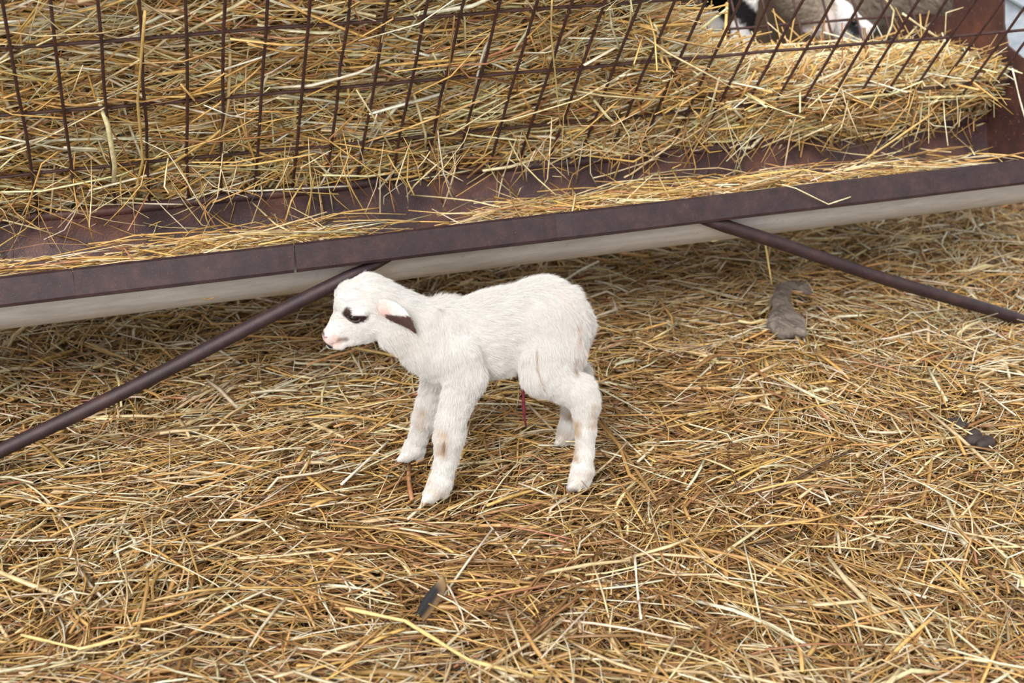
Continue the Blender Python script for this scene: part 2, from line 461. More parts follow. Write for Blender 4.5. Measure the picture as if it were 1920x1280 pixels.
# stalks pushed out through the mesh, hanging over the rusty lip
def hang(n):
    s = RS.uniform(S0 + .1, S1 - .06, n); z_ = RS.uniform(.345, .50, n); w_ = .33 - .754 * (z_ - .38) - RS.uniform(.0, .07, n)
    ang = RS.normal(0, .75, n); D = np.stack([np.sin(ang), RS.normal(-.15, .35, n), -np.cos(ang)], 1)
    L = RS.uniform(.06, .20, n)
    P = np.stack([s, w_, z_], 1)
    P[:, 2] = np.maximum(P[:, 2], .335 + .5 * L * np.abs(D[:, 2] / np.linalg.norm(D, axis=1)))
    R = RS.uniform(.0008, .0021, n)
    bend = RS.normal(0, 1, (n, 3)) * (L * .06)[:, None]
    return straw_geo(to_world(P), dir_world(D), L, R, np.where(RS.uniform(0, 1, n) < .4, .2, .8), bend, bend * .6, pick_colors(n, WH))
geo.append(hang(370))
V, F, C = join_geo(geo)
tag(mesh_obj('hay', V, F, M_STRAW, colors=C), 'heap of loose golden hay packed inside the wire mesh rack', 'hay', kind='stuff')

# ---- hay fallen into the trough
def trough_straw(n, zlo, zhi, wlo, whi):
    s = RS.uniform(S0 + .1, S1 - .1, n); w_ = RS.uniform(wlo, whi, n)
    dens = .55 + .45 * np.tanh(2.0 * wave(s, w_ * 0, 31, 3.2) + .9)
    dens *= 1 - .96 * np.exp(-((s - .02) / .17) ** 4)
    ok = RS.uniform(0, 1, n) < dens; s = s[ok]; w_ = w_[ok]; n = len(s)
    ang = RS.normal(0, .22, n); ang = np.where(RS.uniform(0, 1, n) < .22, RS.uniform(-1.4, 1.4, n), ang)
    L = RS.uniform(.08, .24, n) * RS.choice([.5, 1, 1.2], n)
    L = np.minimum(L, np.where(np.abs(np.sin(ang)) > .3, 2 * np.minimum(w_ - .008, .30 - w_) / np.maximum(np.abs(np.sin(ang)), .1), 9)); L = np.maximum(L, .03)
    D = np.stack([np.cos(ang), np.sin(ang), RS.normal(0, .06, n)], 1)
    zb = lambda q: .392 - .92 * np.sqrt(np.clip(.149 ** 2 - (q - .155) ** 2, 0, 1))
    dw = D[:, 1] / np.linalg.norm(D, axis=1) * L * .5
    zz = np.maximum(RS.uniform(zlo, zhi, n), np.maximum(np.maximum(zb(w_ - dw), zb(w_ + dw)), zb(w_)) + .006 + L * .05)
    P = np.stack([s, w_, zz], 1); R = RS.uniform(.0009, .0022, n)
    bend = RS.normal(0, 1, (n, 3)) * (L * .03)[:, None]
    return straw_geo(to_world(P), dir_world(D), L, R, np.where(RS.uniform(0, 1, n) < .35, .2, .8), bend, bend * .5, pick_colors(n, WH))
V, F, C = join_geo([trough_straw(3400, .262, .345, .05, .20), trough_straw(2000, .335, .388, .018, .14), trough_straw(900, .30, .36, .14, .25)])
tag(mesh_obj('fallen_hay', V, F, M_STRAW, colors=C), 'thin layer of fallen hay lying along the rusty trough', 'hay', kind='stuff')

# ------------------------------------------------------------------ implicit bodies (animals)
def prim_dist(Pn, a, ra, b, rb, ky):
    yc = (a[1] + b[1]) * .5
    A = np.array([a[0], (a[1] - yc) / ky + yc, a[2]]); B = np.array([b[0], (b[1] - yc) / ky + yc, b[2]])
    x = Pn[..., 0]; y = (Pn[..., 1] - yc) / ky + yc; z = Pn[..., 2]
    d = B - A; dd = float(d @ d) + 1e-9
    t = np.clip(((x - A[0]) * d[0] + (y - A[1]) * d[1] + (z - A[2]) * d[2]) / dd, 0, 1)
    q = np.sqrt((x - A[0] - t * d[0]) ** 2 + (y - A[1] - t * d[1]) ** 2 + (z - A[2] - t * d[2]) ** 2)
    return (q - (ra + (rb - ra) * t)) * min(1.0, (1 + ky) / 2)
def smin(a, b, k):
    h = np.clip(.5 + .5 * (b - a) / k, 0, 1)
    return b + (a - b) * h - k * h * (1 - h)
def field(prims, cuts, lo, hi, h):
    ax = [np.arange(lo[i], hi[i] + h, h, dtype=np.float32) for i in range(3)]
    D = np.full([len(a_) for a_ in ax], .2, np.float32)
    for (nm, x1, y1, z1, r1, x2, y2, z2, r2, ky, k, fl) in prims:
        m = max(r1, r2) + .05
        sl = []
        for i, (u, v) in enumerate(((x1, x2), (y1, y2), (z1, z2))):
            sl.append(slice(max(0, int((min(u, v) - m - lo[i]) / h)), min(len(ax[i]), int((max(u, v) + m - lo[i]) / h) + 2)))
        G = np.stack(np.meshgrid(ax[0][sl[0]], ax[1][sl[1]], ax[2][sl[2]], indexing='ij'), -1)
        d = prim_dist(G, (x1, y1, z1), r1, (x2, y2, z2), r2, ky)
        D[tuple(sl)] = smin(D[tuple(sl)], d, k)
    for (x1, y1, z1, r1, x2, y2, z2, r2, ky, k) in cuts:
        m = max(r1, r2) + .03; sl = []
        for i, (u, v) in enumerate(((x1, x2), (y1, y2), (z1, z2))):
            sl.append(slice(max(0, int((min(u, v) - m - lo[i]) / h)), min(len(ax[i]), int((max(u, v) + m - lo[i]) / h) + 2)))
        G = np.stack(np.meshgrid(ax[0][sl[0]], ax[1][sl[1]], ax[2][sl[2]], indexing='ij'), -1)
        d = prim_dist(G, (x1, y1, z1), r1, (x2, y2, z2), r2, ky)
        D[tuple(sl)] = -smin(-D[tuple(sl)], d, k)
    return D
def surface_net(D, lo, h):
    ins = D < 0
    nx, ny, nz = D.shape
    c = np.zeros((nx - 1, ny - 1, nz - 1), np.int8)
    for i in (0, 1):
        for j in (0, 1):
            for k in (0, 1):
                c += ins[i:nx - 1 + i, j:ny - 1 + j, k:nz - 1 + k]
    act = (c > 0) & (c < 8)
    idx = -np.ones(act.shape, np.int64); cells = np.argwhere(act); idx[act] = np.arange(len(cells))
    acc = np.zeros((len(cells), 3)); cnt = np.zeros(len(cells))
    cor = [(i, j, k) for i in (0, 1) for j in (0, 1) for k in (0, 1)]
    val = {o: D[cells[:, 0] + o[0], cells[:, 1] + o[1], cells[:, 2] + o[2]] for o in cor}
    for p in cor:
        for ax_ in range(3):
            if p[ax_] == 0:
                q = list(p); q[ax_] = 1; q = tuple(q)
                m = (val[p] < 0) != (val[q] < 0)
                t = np.where(m, val[p] / (val[p] - val[q] + 1e-12), 0)
                pos = np.tile(np.array(p, float), (len(cells), 1)); pos[:, ax_] += t
                acc += pos * m[:, None]; cnt += m
    V = (cells + acc / cnt[:, None]) * h + np.array(lo)
    quads = []
    for ax_ in range(3):
        o = [i for i in range(3) if i != ax_]
        A = [slice(None)] * 3; B = [slice(None)] * 3; A[ax_] = slice(0, -1); B[ax_] = slice(1, None)
        ch = ins[tuple(A)] != ins[tuple(B)]
        e_ = np.argwhere(ch)
        e_ = e_[(e_[:, o[0]] > 0) & (e_[:, o[1]] > 0) & (e_[:, o[0]] < act.shape[o[0]]) & (e_[:, o[1]] < act.shape[o[1]])]
        def cell(d0, d1):
            q = e_.copy(); q[:, o[0]] += d0; q[:, o[1]] += d1
            return idx[q[:, 0], q[:, 1], q[:, 2]]
        q = np.stack([cell(-1, -1), cell(0, -1), cell(0, 0), cell(-1, 0)], 1)
        flip = ins[e_[:, 0], e_[:, 1], e_[:, 2]]
        if ax_ == 1: flip = ~flip
        q[~flip] = q[~flip][:, ::-1]
        quads.append(q)
    Q = np.concatenate(quads); Q = Q[(Q >= 0).all(1)]
    return V, Q
def relax(V, Q, it=2, lam=.5):
    for _ in range(it):
        A = np.zeros_like(V); n = np.zeros(len(V))
        for i in range(4):
            for j in ((i + 1) % 4, (i + 3) % 4):
                np.add.at(A, Q[:, i], V[Q[:, j]]); np.add.at(n, Q[:, i], 1)
        V = V + lam * (A / np.maximum(n, 1)[:, None] - V)
    return V
def prim_weights(V, prims, tau=.008):
    Ds = np.stack([prim_dist(V, p[1:4], p[4], p[5:8], p[8], p[9]) for p in prims], 1)
    Wt = np.exp(-(Ds - Ds.min(1, keepdims=True)) / tau)
    return Wt / Wt.sum(1, keepdims=True)
def paint(V, base, patches):
    """patches: (points, radius, softness, colour, strength, side) measured side-on (x, z)"""
    C = np.tile(np.array(base, float), (len(V), 1))
    for pts, r, soft, c, k, side in patches:
        d = np.full(len(V), 9.0)
        P2 = V[:, [0, 2]]
        pp = [np.array((p[0], p[2])) for p in pts]
        if len(pp) == 1: pp = pp * 2
        for a_, b_ in zip(pp[:-1], pp[1:]):
            ab = b_ - a_; t = np.clip(((P2 - a_) @ ab) / (ab @ ab + 1e-12), 0, 1)
            d = np.minimum(d, np.linalg.norm(P2 - a_ - t[:, None] * ab, axis=1))
        m = np.clip((r + soft - d) / (2 * soft), 0, 1); m = m * m * (3 - 2 * m) * k
        if soft > .0042: m = m * np.clip(.72 + .7 * wave(V[:, 0] + V[:, 1], V[:, 2], 77, 210), 0, 1)
        if side == 'L': m = m * (V[:, 1] > 0)
        if side == 'R': m = m * (V[:, 1] < 0)
        C = C * (1 - m[:, None]) + np.array(c) * m[:, None]
    return C
def vnormals(V, Q):
    n = np.cross(V[Q[:, 2]] - V[Q[:, 0]], V[Q[:, 3]] - V[Q[:, 1]])
    N_ = np.zeros_like(V)
    for i in range(4): np.add.at(N_, Q[:, i], n)
    return N_ / (np.linalg.norm(N_, axis=1, keepdims=True) + 1e-12)
def add_fur(name, V, Q, flow, length, dens, colfn, mat, parent, rad=.00016, lift=.45, clump=.5, seed=3):
    rs = np.random.RandomState(seed)
    Nn = vnormals(V, Q)
    e1 = V[Q[:, 1]] - V[Q[:, 0]]; e2 = V[Q[:, 3]] - V[Q[:, 0]]
    ar = np.linalg.norm(np.cross(e1, e2), axis=1)
    n = int(ar.sum() * dens)
    f = rs.choice(len(Q), n, p=ar / ar.sum())
    u = rs.uniform(0, 1, n)[:, None]; v = rs.uniform(0, 1, n)[:, None]
    def lerp(X):
        return (X[Q[f, 0]] * (1 - u) + X[Q[f, 1]] * u) * (1 - v) + (X[Q[f, 3]] * (1 - u) + X[Q[f, 2]] * u) * v
    p = lerp(V); nn = lerp(Nn); nn /= np.linalg.norm(nn, axis=1, keepdims=True)
    fl = lerp(flow); fl -= nn * (fl * nn).sum(1, keepdims=True); fl /= np.linalg.norm(fl, axis=1, keepdims=True) + 1e-9
    ln = lerp(length[:, None])[:, 0] * rs.uniform(.65, 1.25, n)
    # swirls shared by neighbours make soft locks
    sw = np.stack([wave(p[:, 0] * 1 + p[:, 1], p[:, 2] - p[:, 1] * .7, s_, 260) for s_ in (1, 2, 4)], 1) * clump
    d = fl + nn * lift + sw * .5 + rs.normal(0, .16, (n, 3))
    d += nn * np.maximum(0, .12 - (d * nn).sum(1))[:, None]
    d /= np.linalg.norm(d, axis=1, keepdims=True)
    d2 = d + fl * .55 - nn * lift * .5 + sw * .35; d2 += nn * np.maximum(0, .05 - (d2 * nn).sum(1))[:, None]; d2 /= np.linalg.norm(d2, axis=1, keepdims=True)
    pts = np.empty((n, 4, 3), np.float32)
    pts[:, 0] = p - nn * .0006; pts[:, 1] = p + d * (ln * .33)[:, None]
    pts[:, 2] = pts[:, 1] + (d + d2) * .5 * (ln * .33)[:, None]; pts[:, 3] = pts[:, 2] + d2 * (ln * .34)[:, None]
    cu = bpy.data.hair_curves.new(name)
    cu.add_curves([4] * n)
    cu.points.foreach_set('position', pts.ravel())
    ra = cu.attributes.get('radius') or cu.attributes.new('radius', 'FLOAT', 'POINT')
    ra.data.foreach_set('value', np.tile(np.array([1.0, .9, .65, .2], np.float32) * rad, n))
    ca = cu.attributes.new('tint', 'FLOAT_COLOR', 'CURVE')
    cc = np.ones((n, 4), np.float32); cc[:, :3] = np.clip(colfn(p) * rs.uniform(.93, 1.05, (n, 1)), 0, .95)
    ca.data.foreach_set('color', cc.ravel())
    cu.materials.append(mat)
    o = bpy.data.objects.new(name, cu); col.objects.link(o); o.parent = parent
    return o

M_SKIN = tint_mat('lamb_skin', .6, .3)
M_FUR = tint_mat('fine_wool', .75, .15)

# ------------------------------------------------------------------ the lamb
LP = [('trunk', 0.0807, 0.0, 0.2938, 0.0638, 0.0069, -0.0, 0.3012, 0.0687, 0.74, 0.02, 0.011),
 ('trunk', 0.0069, -0.0, 0.3012, 0.0687, -0.0773, 0.0, 0.3182, 0.068, 0.76, 0.02, 0.011),
 ('rump', -0.0773, 0.0, 0.3182, 0.0671, -0.1146, 0.0, 0.3001, 0.0573, 0.8, 0.02, 0.011),
 ('shoulder', 0.0935, 0.022, 0.3193, 0.045, 0.0882, 0.03, 0.2752, 0.0398, 0.62, 0.02, 0.01),
 ('shoulder', 0.0935, -0.022, 0.3193, 0.045, 0.0882, -0.03, 0.2752, 0.0398, 0.62, 0.02, 0.01),
 ('chest', 0.1152, 0.0, 0.2867, 0.051, 0.089, 0.0, 0.2612, 0.0495, 0.85, 0.02, 0.01),
 ('belly', 0.0506, 0.0, 0.2574, 0.0386, -0.0269, 0.0, 0.2581, 0.037, 1.0, 0.02, 0.009),
 ('thigh', -0.0943, 0.022, 0.3241, 0.0566, -0.099, 0.034, 0.2668, 0.0532, 0.6, 0.015, 0.01),
 ('thigh', -0.0943, -0.022, 0.3241, 0.0566, -0.099, -0.034, 0.2668, 0.0532, 0.6, 0.015, 0.01),
 ('neck', 0.2024, -0.0, 0.3724, 0.0392, 0.1703, 0.0, 0.3362, 0.0459, 0.78, 0.02, 0.011),
 ('neck', 0.1703, 0.0, 0.3362, 0.0459, 0.1149, -0.0, 0.2991, 0.0582, 0.78, 0.02, 0.011),
 ('cranium', 0.2514, 0.0, 0.3868, 0.031, 0.2275, 0.0, 0.3886, 0.0399, 0.8, 0.012, 0.006),
 ('cheek', 0.2404, 0.0, 0.3458, 0.0339, 0.2179, -0.0, 0.3537, 0.0375, 0.72, 0.012, 0.006),
 ('muzzle', 0.2884, 0.0, 0.324, 0.017, 0.2469, -0.0, 0.3645, 0.0329, 0.7, 0.012, 0.003),
 ('jaw', 0.281, -0.0, 0.307, 0.0099, 0.2357, -0.0, 0.3271, 0.0242, 0.75, 0.008, 0.0035),
 ('nose', 0.2982, 0.006, 0.3236, 0.008, 0.2968, 0.006, 0.3164, 0.0071, 1.0, 0.005, 0.0012),
 ('nose', 0.2982, -0.006, 0.3236, 0.008, 0.2968, -0.006, 0.3164, 0.0071, 1.0, 0.005, 0.0012),
 ('lip', 0.2959, 0.0, 0.3044, 0.0063, 0.2758, 0.0, 0.3004, 0.0063, 1.3, 0.004, 0.0015),
 ('brow', 0.2611, 0.026, 0.376, 0.0079, 0.2407, 0.029, 0.3724, 0.0088, 1.0, 0.008, 0.004),
 ('brow', 0.2611, -0.026, 0.376, 0.0079, 0.2407, -0.029, 0.3724, 0.0088, 1.0, 0.008, 0.004),
 ('foreleg', 0.0795, 0.046, 0.2818, 0.0414, 0.0662, 0.052, 0.2378, 0.0335, 0.72, 0.012, 0.009),
 ('foreleg', 0.068, 0.052, 0.2442, 0.0325, 0.0958, 0.062, 0.1639, 0.0237, 0.8, 0.01, 0.008),
 ('foreleg', 0.0957, 0.062, 0.1661, 0.0237, 0.1008, 0.066, 0.1346, 0.0247, 0.88, 0.006, 0.007),
 ('foreleg', 0.1008, 0.066, 0.1346, 0.0247, 0.1081, 0.07, 0.0879, 0.0184, 0.9, 0.006, 0.006),
 ('foreleg', 0.1081, 0.07, 0.0879, 0.0184, 0.1192, 0.074, 0.0499, 0.0194, 0.92, 0.005, 0.005),
 ('hoof', 0.1182, 0.074, 0.052, 0.0194, 0.1374, 0.076, 0.0269, 0.0139, 1.1, 0.005, 0.004),
 ('toe', 0.1318, 0.084, 0.0353, 0.012, 0.1497, 0.086, 0.0233, 0.006, 0.85, 0.002, 0.002),
 ('toe', 0.1294, 0.068, 0.0256, 0.0121, 0.1469, 0.066, 0.011, 0.006, 0.85, 0.002, 0.002),
 ('heel', 0.1135, 0.074, 0.0448, 0.0148, 0.1142, 0.076, 0.0284, 0.0102, 1.0, 0.004, 0.003),
 ('foreleg', 0.079, -0.046, 0.2727, 0.0409, 0.0931, -0.052, 0.2028, 0.033, 0.72, 0.012, 0.009),
 ('foreleg', 0.093, -0.052, 0.205, 0.032, 0.113, -0.06, 0.1397, 0.0238, 0.8, 0.01, 0.008),
 ('foreleg', 0.1129, -0.06, 0.1419, 0.0238, 0.1241, -0.064, 0.1077, 0.0211, 0.88, 0.006, 0.007),
 ('foreleg', 0.1241, -0.064, 0.1077, 0.0211, 0.1363, -0.07, 0.0676, 0.0164, 0.9, 0.006, 0.006),
 ('foreleg', 0.1363, -0.07, 0.0676, 0.0164, 0.1455, -0.074, 0.0414, 0.0165, 0.92, 0.005, 0.005),
 ('hoof', 0.1454, -0.074, 0.0437, 0.0175, 0.1598, -0.076, 0.026, 0.0117, 1.1, 0.005, 0.004),
 ('toe', 0.1577, -0.068, 0.0325, 0.0097, 0.1743, -0.066, 0.0252, 0.0048, 0.85, 0.002, 0.002),
 ('toe', 0.1557, -0.084, 0.0234, 0.0098, 0.1719, -0.086, 0.0138, 0.0049, 0.85, 0.002, 0.002),
 ('heel', 0.1375, -0.074, 0.0382, 0.0136, 0.1356, -0.076, 0.0208, 0.0088, 1.0, 0.004, 0.003),
 ('gaskin', -0.0731, 0.045, 0.2661, 0.0438, -0.0766, 0.048, 0.2358, 0.0403, 0.62, 0.014, 0.01),
 ('gaskin', -0.0766, 0.048, 0.2358, 0.0394, -0.1367, 0.06, 0.1951, 0.0286, 0.74, 0.012, 0.009),
 ('gaskin', -0.1366, 0.06, 0.1972, 0.0286, -0.1469, 0.064, 0.1746, 0.0241, 0.8, 0.008, 0.008),
 ('hindleg', -0.1468, 0.064, 0.1767, 0.0231, -0.1475, 0.07, 0.1235, 0.0168, 0.86, 0.008, 0.006),
 ('hindleg', -0.1475, 0.07, 0.1235, 0.0168, -0.1454, 0.074, 0.0776, 0.0155, 0.92, 0.006, 0.005),
 ('hindleg', -0.1454, 0.074, 0.0776, 0.0155, -0.1416, 0.076, 0.0481, 0.0188, 0.95, 0.006, 0.004),
 ('hoof', -0.1416, 0.076, 0.0481, 0.0188, -0.1316, 0.078, 0.0213, 0.016, 1.0, 0.005, 0.004),
 ('toe', -0.1314, 0.086, 0.0282, 0.0132, -0.1171, 0.088, 0.0177, 0.0075, 0.85, 0.002, 0.002),
 ('toe', -0.1357, 0.07, 0.0184, 0.0133, -0.1224, 0.068, 0.0053, 0.0076, 0.85, 0.002, 0.002),
 ('heel', -0.1478, 0.076, 0.0384, 0.0151, -0.1438, 0.078, 0.0153, 0.0113, 1.0, 0.004, 0.003),
 ('gaskin', -0.1061, -0.045, 0.2638, 0.0434, -0.1173, -0.048, 0.2312, 0.038, 0.62, 0.014, 0.01),
 ('gaskin', -0.1173, -0.048, 0.229, 0.038, -0.1626, -0.058, 0.1669, 0.0261, 0.74, 0.012, 0.009),
 ('gaskin', -0.1625, -0.058, 0.1692, 0.0261, -0.1614, -0.06, 0.146, 0.0214, 0.8, 0.008, 0.008),
 ('hindleg', -0.1614, -0.06, 0.1482, 0.0204, -0.1577, -0.066, 0.097, 0.0186, 0.86, 0.008, 0.007),
 ('hindleg', -0.1577, -0.066, 0.097, 0.0186, -0.1562, -0.07, 0.0642, 0.0177, 0.92, 0.006, 0.006),
 ('hindleg', -0.1562, -0.07, 0.0642, 0.0177, -0.1543, -0.074, 0.0461, 0.0198, 0.95, 0.006, 0.005),
 ('hoof', -0.1543, -0.074, 0.0484, 0.0198, -0.1436, -0.076, 0.0276, 0.0139, 1.0, 0.005, 0.004),
 ('toe', -0.1436, -0.068, 0.0343, 0.0109, -0.1306, -0.066, 0.0252, 0.0059, 0.85, 0.002, 0.002),
 ('toe', -0.1477, -0.084, 0.0252, 0.011, -0.1357, -0.086, 0.0138, 0.006, 0.85, 0.002, 0.002),
 ('heel', -0.1618, -0.074, 0.0429, 0.0129, -0.1584, -0.076, 0.0236, 0.0099, 1.0, 0.004, 0.003),
 ('tail', -0.1352, -0.0, 0.3563, 0.0147, -0.158, 0.0, 0.296, 0.0176, 0.95, 0.008, 0.01),
 ('tail', -0.157, 0.0, 0.2961, 0.0167, -0.1482, 0.0, 0.2418, 0.0131, 0.95, 0.005, 0.01),
 ('tail', -0.1482, 0.0, 0.2418, 0.0131, -0.1436, 0.0, 0.223, 0.0084, 0.95, 0.005, 0.008)]
LPATCH = [([(0.1631, 0.0, 0.3263)], 0.03, 0.03, (0.86, 0.76, 0.58), 0.25, 'B'),
 ([(0.2978, 0.012, 0.3243), (0.2874, 0.012, 0.3131)], 0.012, 0.004, (0.82, 0.58, 0.54), 0.6, 'B'),
 ([(0.3007, 0.012, 0.3386), (0.2741, 0.012, 0.3582)], 0.006, 0.01, (0.86, 0.68, 0.62), 0.4, 'B'),
 ([(0.3072, 0.008, 0.3294)], 0.0035, 0.0015, (0.06, 0.028, 0.032), 1, 'B'),
 ([(0.3048, 0.008, 0.3241), (0.3011, 0.008, 0.3248)], 0.0015, 0.001, (0.25, 0.08, 0.09), 0.9, 'B'),
 ([(0.3062, 0.006, 0.3112), (0.3009, 0.006, 0.3076), (0.2947, 0.006, 0.303)], 0.003, 0.0012, (0.018, 0.014, 0.016), 1, 'B'),
 ([(0.2931, 0.012, 0.3096), (0.2819, 0.012, 0.3136)], 0.0012, 0.001, (0.55, 0.3, 0.28), 0.7, 'B'),
 ([(0.2801, 0.014, 0.3164), (0.27, 0.014, 0.3174)], 0.0045, 0.0035, (0.22, 0.14, 0.1), 0.8, 'L'),
 ([(0.2643, 0.032, 0.3779), (0.2674, 0.032, 0.3712)], 0.0055, 0.0015, (0.062, 0.032, 0.03), 1, 'B'),
 ([(0.2665, 0.032, 0.3701), (0.2596, 0.032, 0.3626), (0.2508, 0.032, 0.3578), (0.2397, 0.032, 0.3627)], 0.0068, 0.0015, (0.062, 0.032, 0.03), 1, 'B'),
 ([(0.2524, 0.032, 0.3619), (0.2415, 0.032, 0.3629)], 0.0082, 0.0016, (0.062, 0.032, 0.03), 1, 'B'),
 ([(0.1122, 0.085, 0.1546), (0.1159, 0.085, 0.1145)], 0.007, 0.008, (0.52, 0.35, 0.2), 0.75, 'L'),
 ([(0.1125, 0.085, 0.1398), (0.1129, 0.085, 0.1206)], 0.0022, 0.0018, (0.25, 0.13, 0.07), 0.8, 'L'),
 ([(0.1345, 0.085, 0.0462), (0.1177, 0.085, 0.0275)], 0.012, 0.012, (0.58, 0.47, 0.36), 0.5, 'L'),
 ([(0.129, -0.06, 0.1348), (0.1338, -0.06, 0.1041)], 0.008, 0.008, (0.55, 0.38, 0.26), 0.55, 'R'),
 ([(-0.1311, 0.085, 0.1506), (-0.1268, 0.085, 0.0727)], 0.005, 0.006, (0.5, 0.31, 0.15), 0.75, 'L'),
 ([(-0.1579, 0.085, 0.1798), (-0.155, 0.085, 0.1372)], 0.006, 0.007, (0.52, 0.34, 0.19), 0.65, 'L'),
 ([(-0.1146, 0.09, 0.0169), (-0.1368, 0.09, 0.0074)], 0.01, 0.008, (0.25, 0.2, 0.17), 0.75, 'L'),
 ([(-0.1325, 0.085, 0.0353), (-0.1572, 0.085, 0.049)], 0.012, 0.012, (0.55, 0.45, 0.35), 0.5, 'L'),
 ([(-0.1467, -0.06, 0.1013), (-0.151, -0.06, 0.0929)], 0.012, 0.008, (0.35, 0.22, 0.12), 0.8, 'R'),
 ([(-0.1436, -0.06, 0.0386)], 0.02, 0.012, (0.55, 0.46, 0.38), 0.6, 'R'),
 ([(-0.0569, 0.06, 0.2933), (-0.0552, 0.06, 0.2625), (-0.0602, 0.06, 0.2411), (-0.0681, 0.06, 0.2172)], 0.001, 0.001, (0.33, 0.18, 0.12), 0.75, 'L'),
 ([(-0.056, 0.06, 0.2831), (-0.0622, 0.06, 0.2284)], 0.004, 0.006, (0.7, 0.55, 0.45), 0.4, 'L'),
 ([(-0.1294, 0.04, 0.3287), (-0.1364, 0.04, 0.3158), (-0.1322, 0.04, 0.2872)], 0.004, 0.005, (0.55, 0.34, 0.25), 0.6, 'L'),
 ([(-0.1277, 0.04, 0.2646), (-0.1232, 0.04, 0.2419)], 0.005, 0.005, (0.32, 0.17, 0.12), 0.8, 'L'),
 ([(-0.1392, 0.04, 0.2761), (-0.145, 0.04, 0.2334)], 0.01, 0.01, (0.74, 0.6, 0.54), 0.5, 'B'),
 ([(-0.1012, 0.05, 0.3762), (-0.1206, 0.05, 0.3594)], 0.008, 0.01, (0.8, 0.68, 0.62), 0.4, 'L'),
 ([(0.211, 0.04, 0.3754)], 0.01, 0.008, (0.85, 0.62, 0.58), 0.45, 'L')]
LCUT = [(0.3065, 0.012, 0.3311, 0.0025, 0.303, 0.012, 0.3298, 0.0025, 1.0, 0.003), (0.3065, -0.012, 0.3311, 0.0025, 0.303, -0.012, 0.3298, 0.0025, 1.0, 0.003), (0.2768, 0.018, 0.3169, 0.0012, 0.2985, 0.01, 0.3072, 0.0014, 1.0, 0.002), (0.2768, -0.018, 0.3169, 0.0012, 0.2985, -0.01, 0.3072, 0.0014, 1.0, 0.002)]
LAMB_LOC = (-0.0263, 2.2908, -0.0)
LAMB_YAW = -2.9317
h = .0026; lo = (-.205, -.115, -.012); hi = (.325, .115, .445)
D = field(LP, LCUT, lo, hi, h)
V, Q = surface_net(D, lo, h); V = relax(V, Q, 2, .5)
WOOL = (.785, .768, .742)
lamb_col = lambda P: paint(P, WOOL, LPATCH)
wt = prim_weights(V, LP)
flow = np.stack([np.array(p[5:8]) - np.array(p[1:4]) for p in LP]); flow /= np.linalg.norm(flow, axis=1, keepdims=True)
flow = wt @ flow; flow[:, 2] -= .35
length = wt @ np.array([p[11] for p in LP])
EYE = (0.2542, 0.032, 0.3631)
de = np.hypot((V[:, 0] - EYE[0]) / 1.5, V[:, 2] - EYE[2])
length = length * np.clip((de - .0045) / .009, .12, 1)
lamb = mesh_obj('lamb', V, Q, M_SKIN, colors=lamb_col(V))
lamb.location = LAMB_LOC; lamb.rotation_euler = (0, 0, LAMB_YAW)
tag(lamb, 'small white newborn lamb with brown eye patches standing on straw', 'lamb')
fur = add_fur('wool_coat', V, Q, flow, length * 1.45, 760000, lamb_col, M_FUR, lamb, rad=.00014, lift=.52, clump=.5)
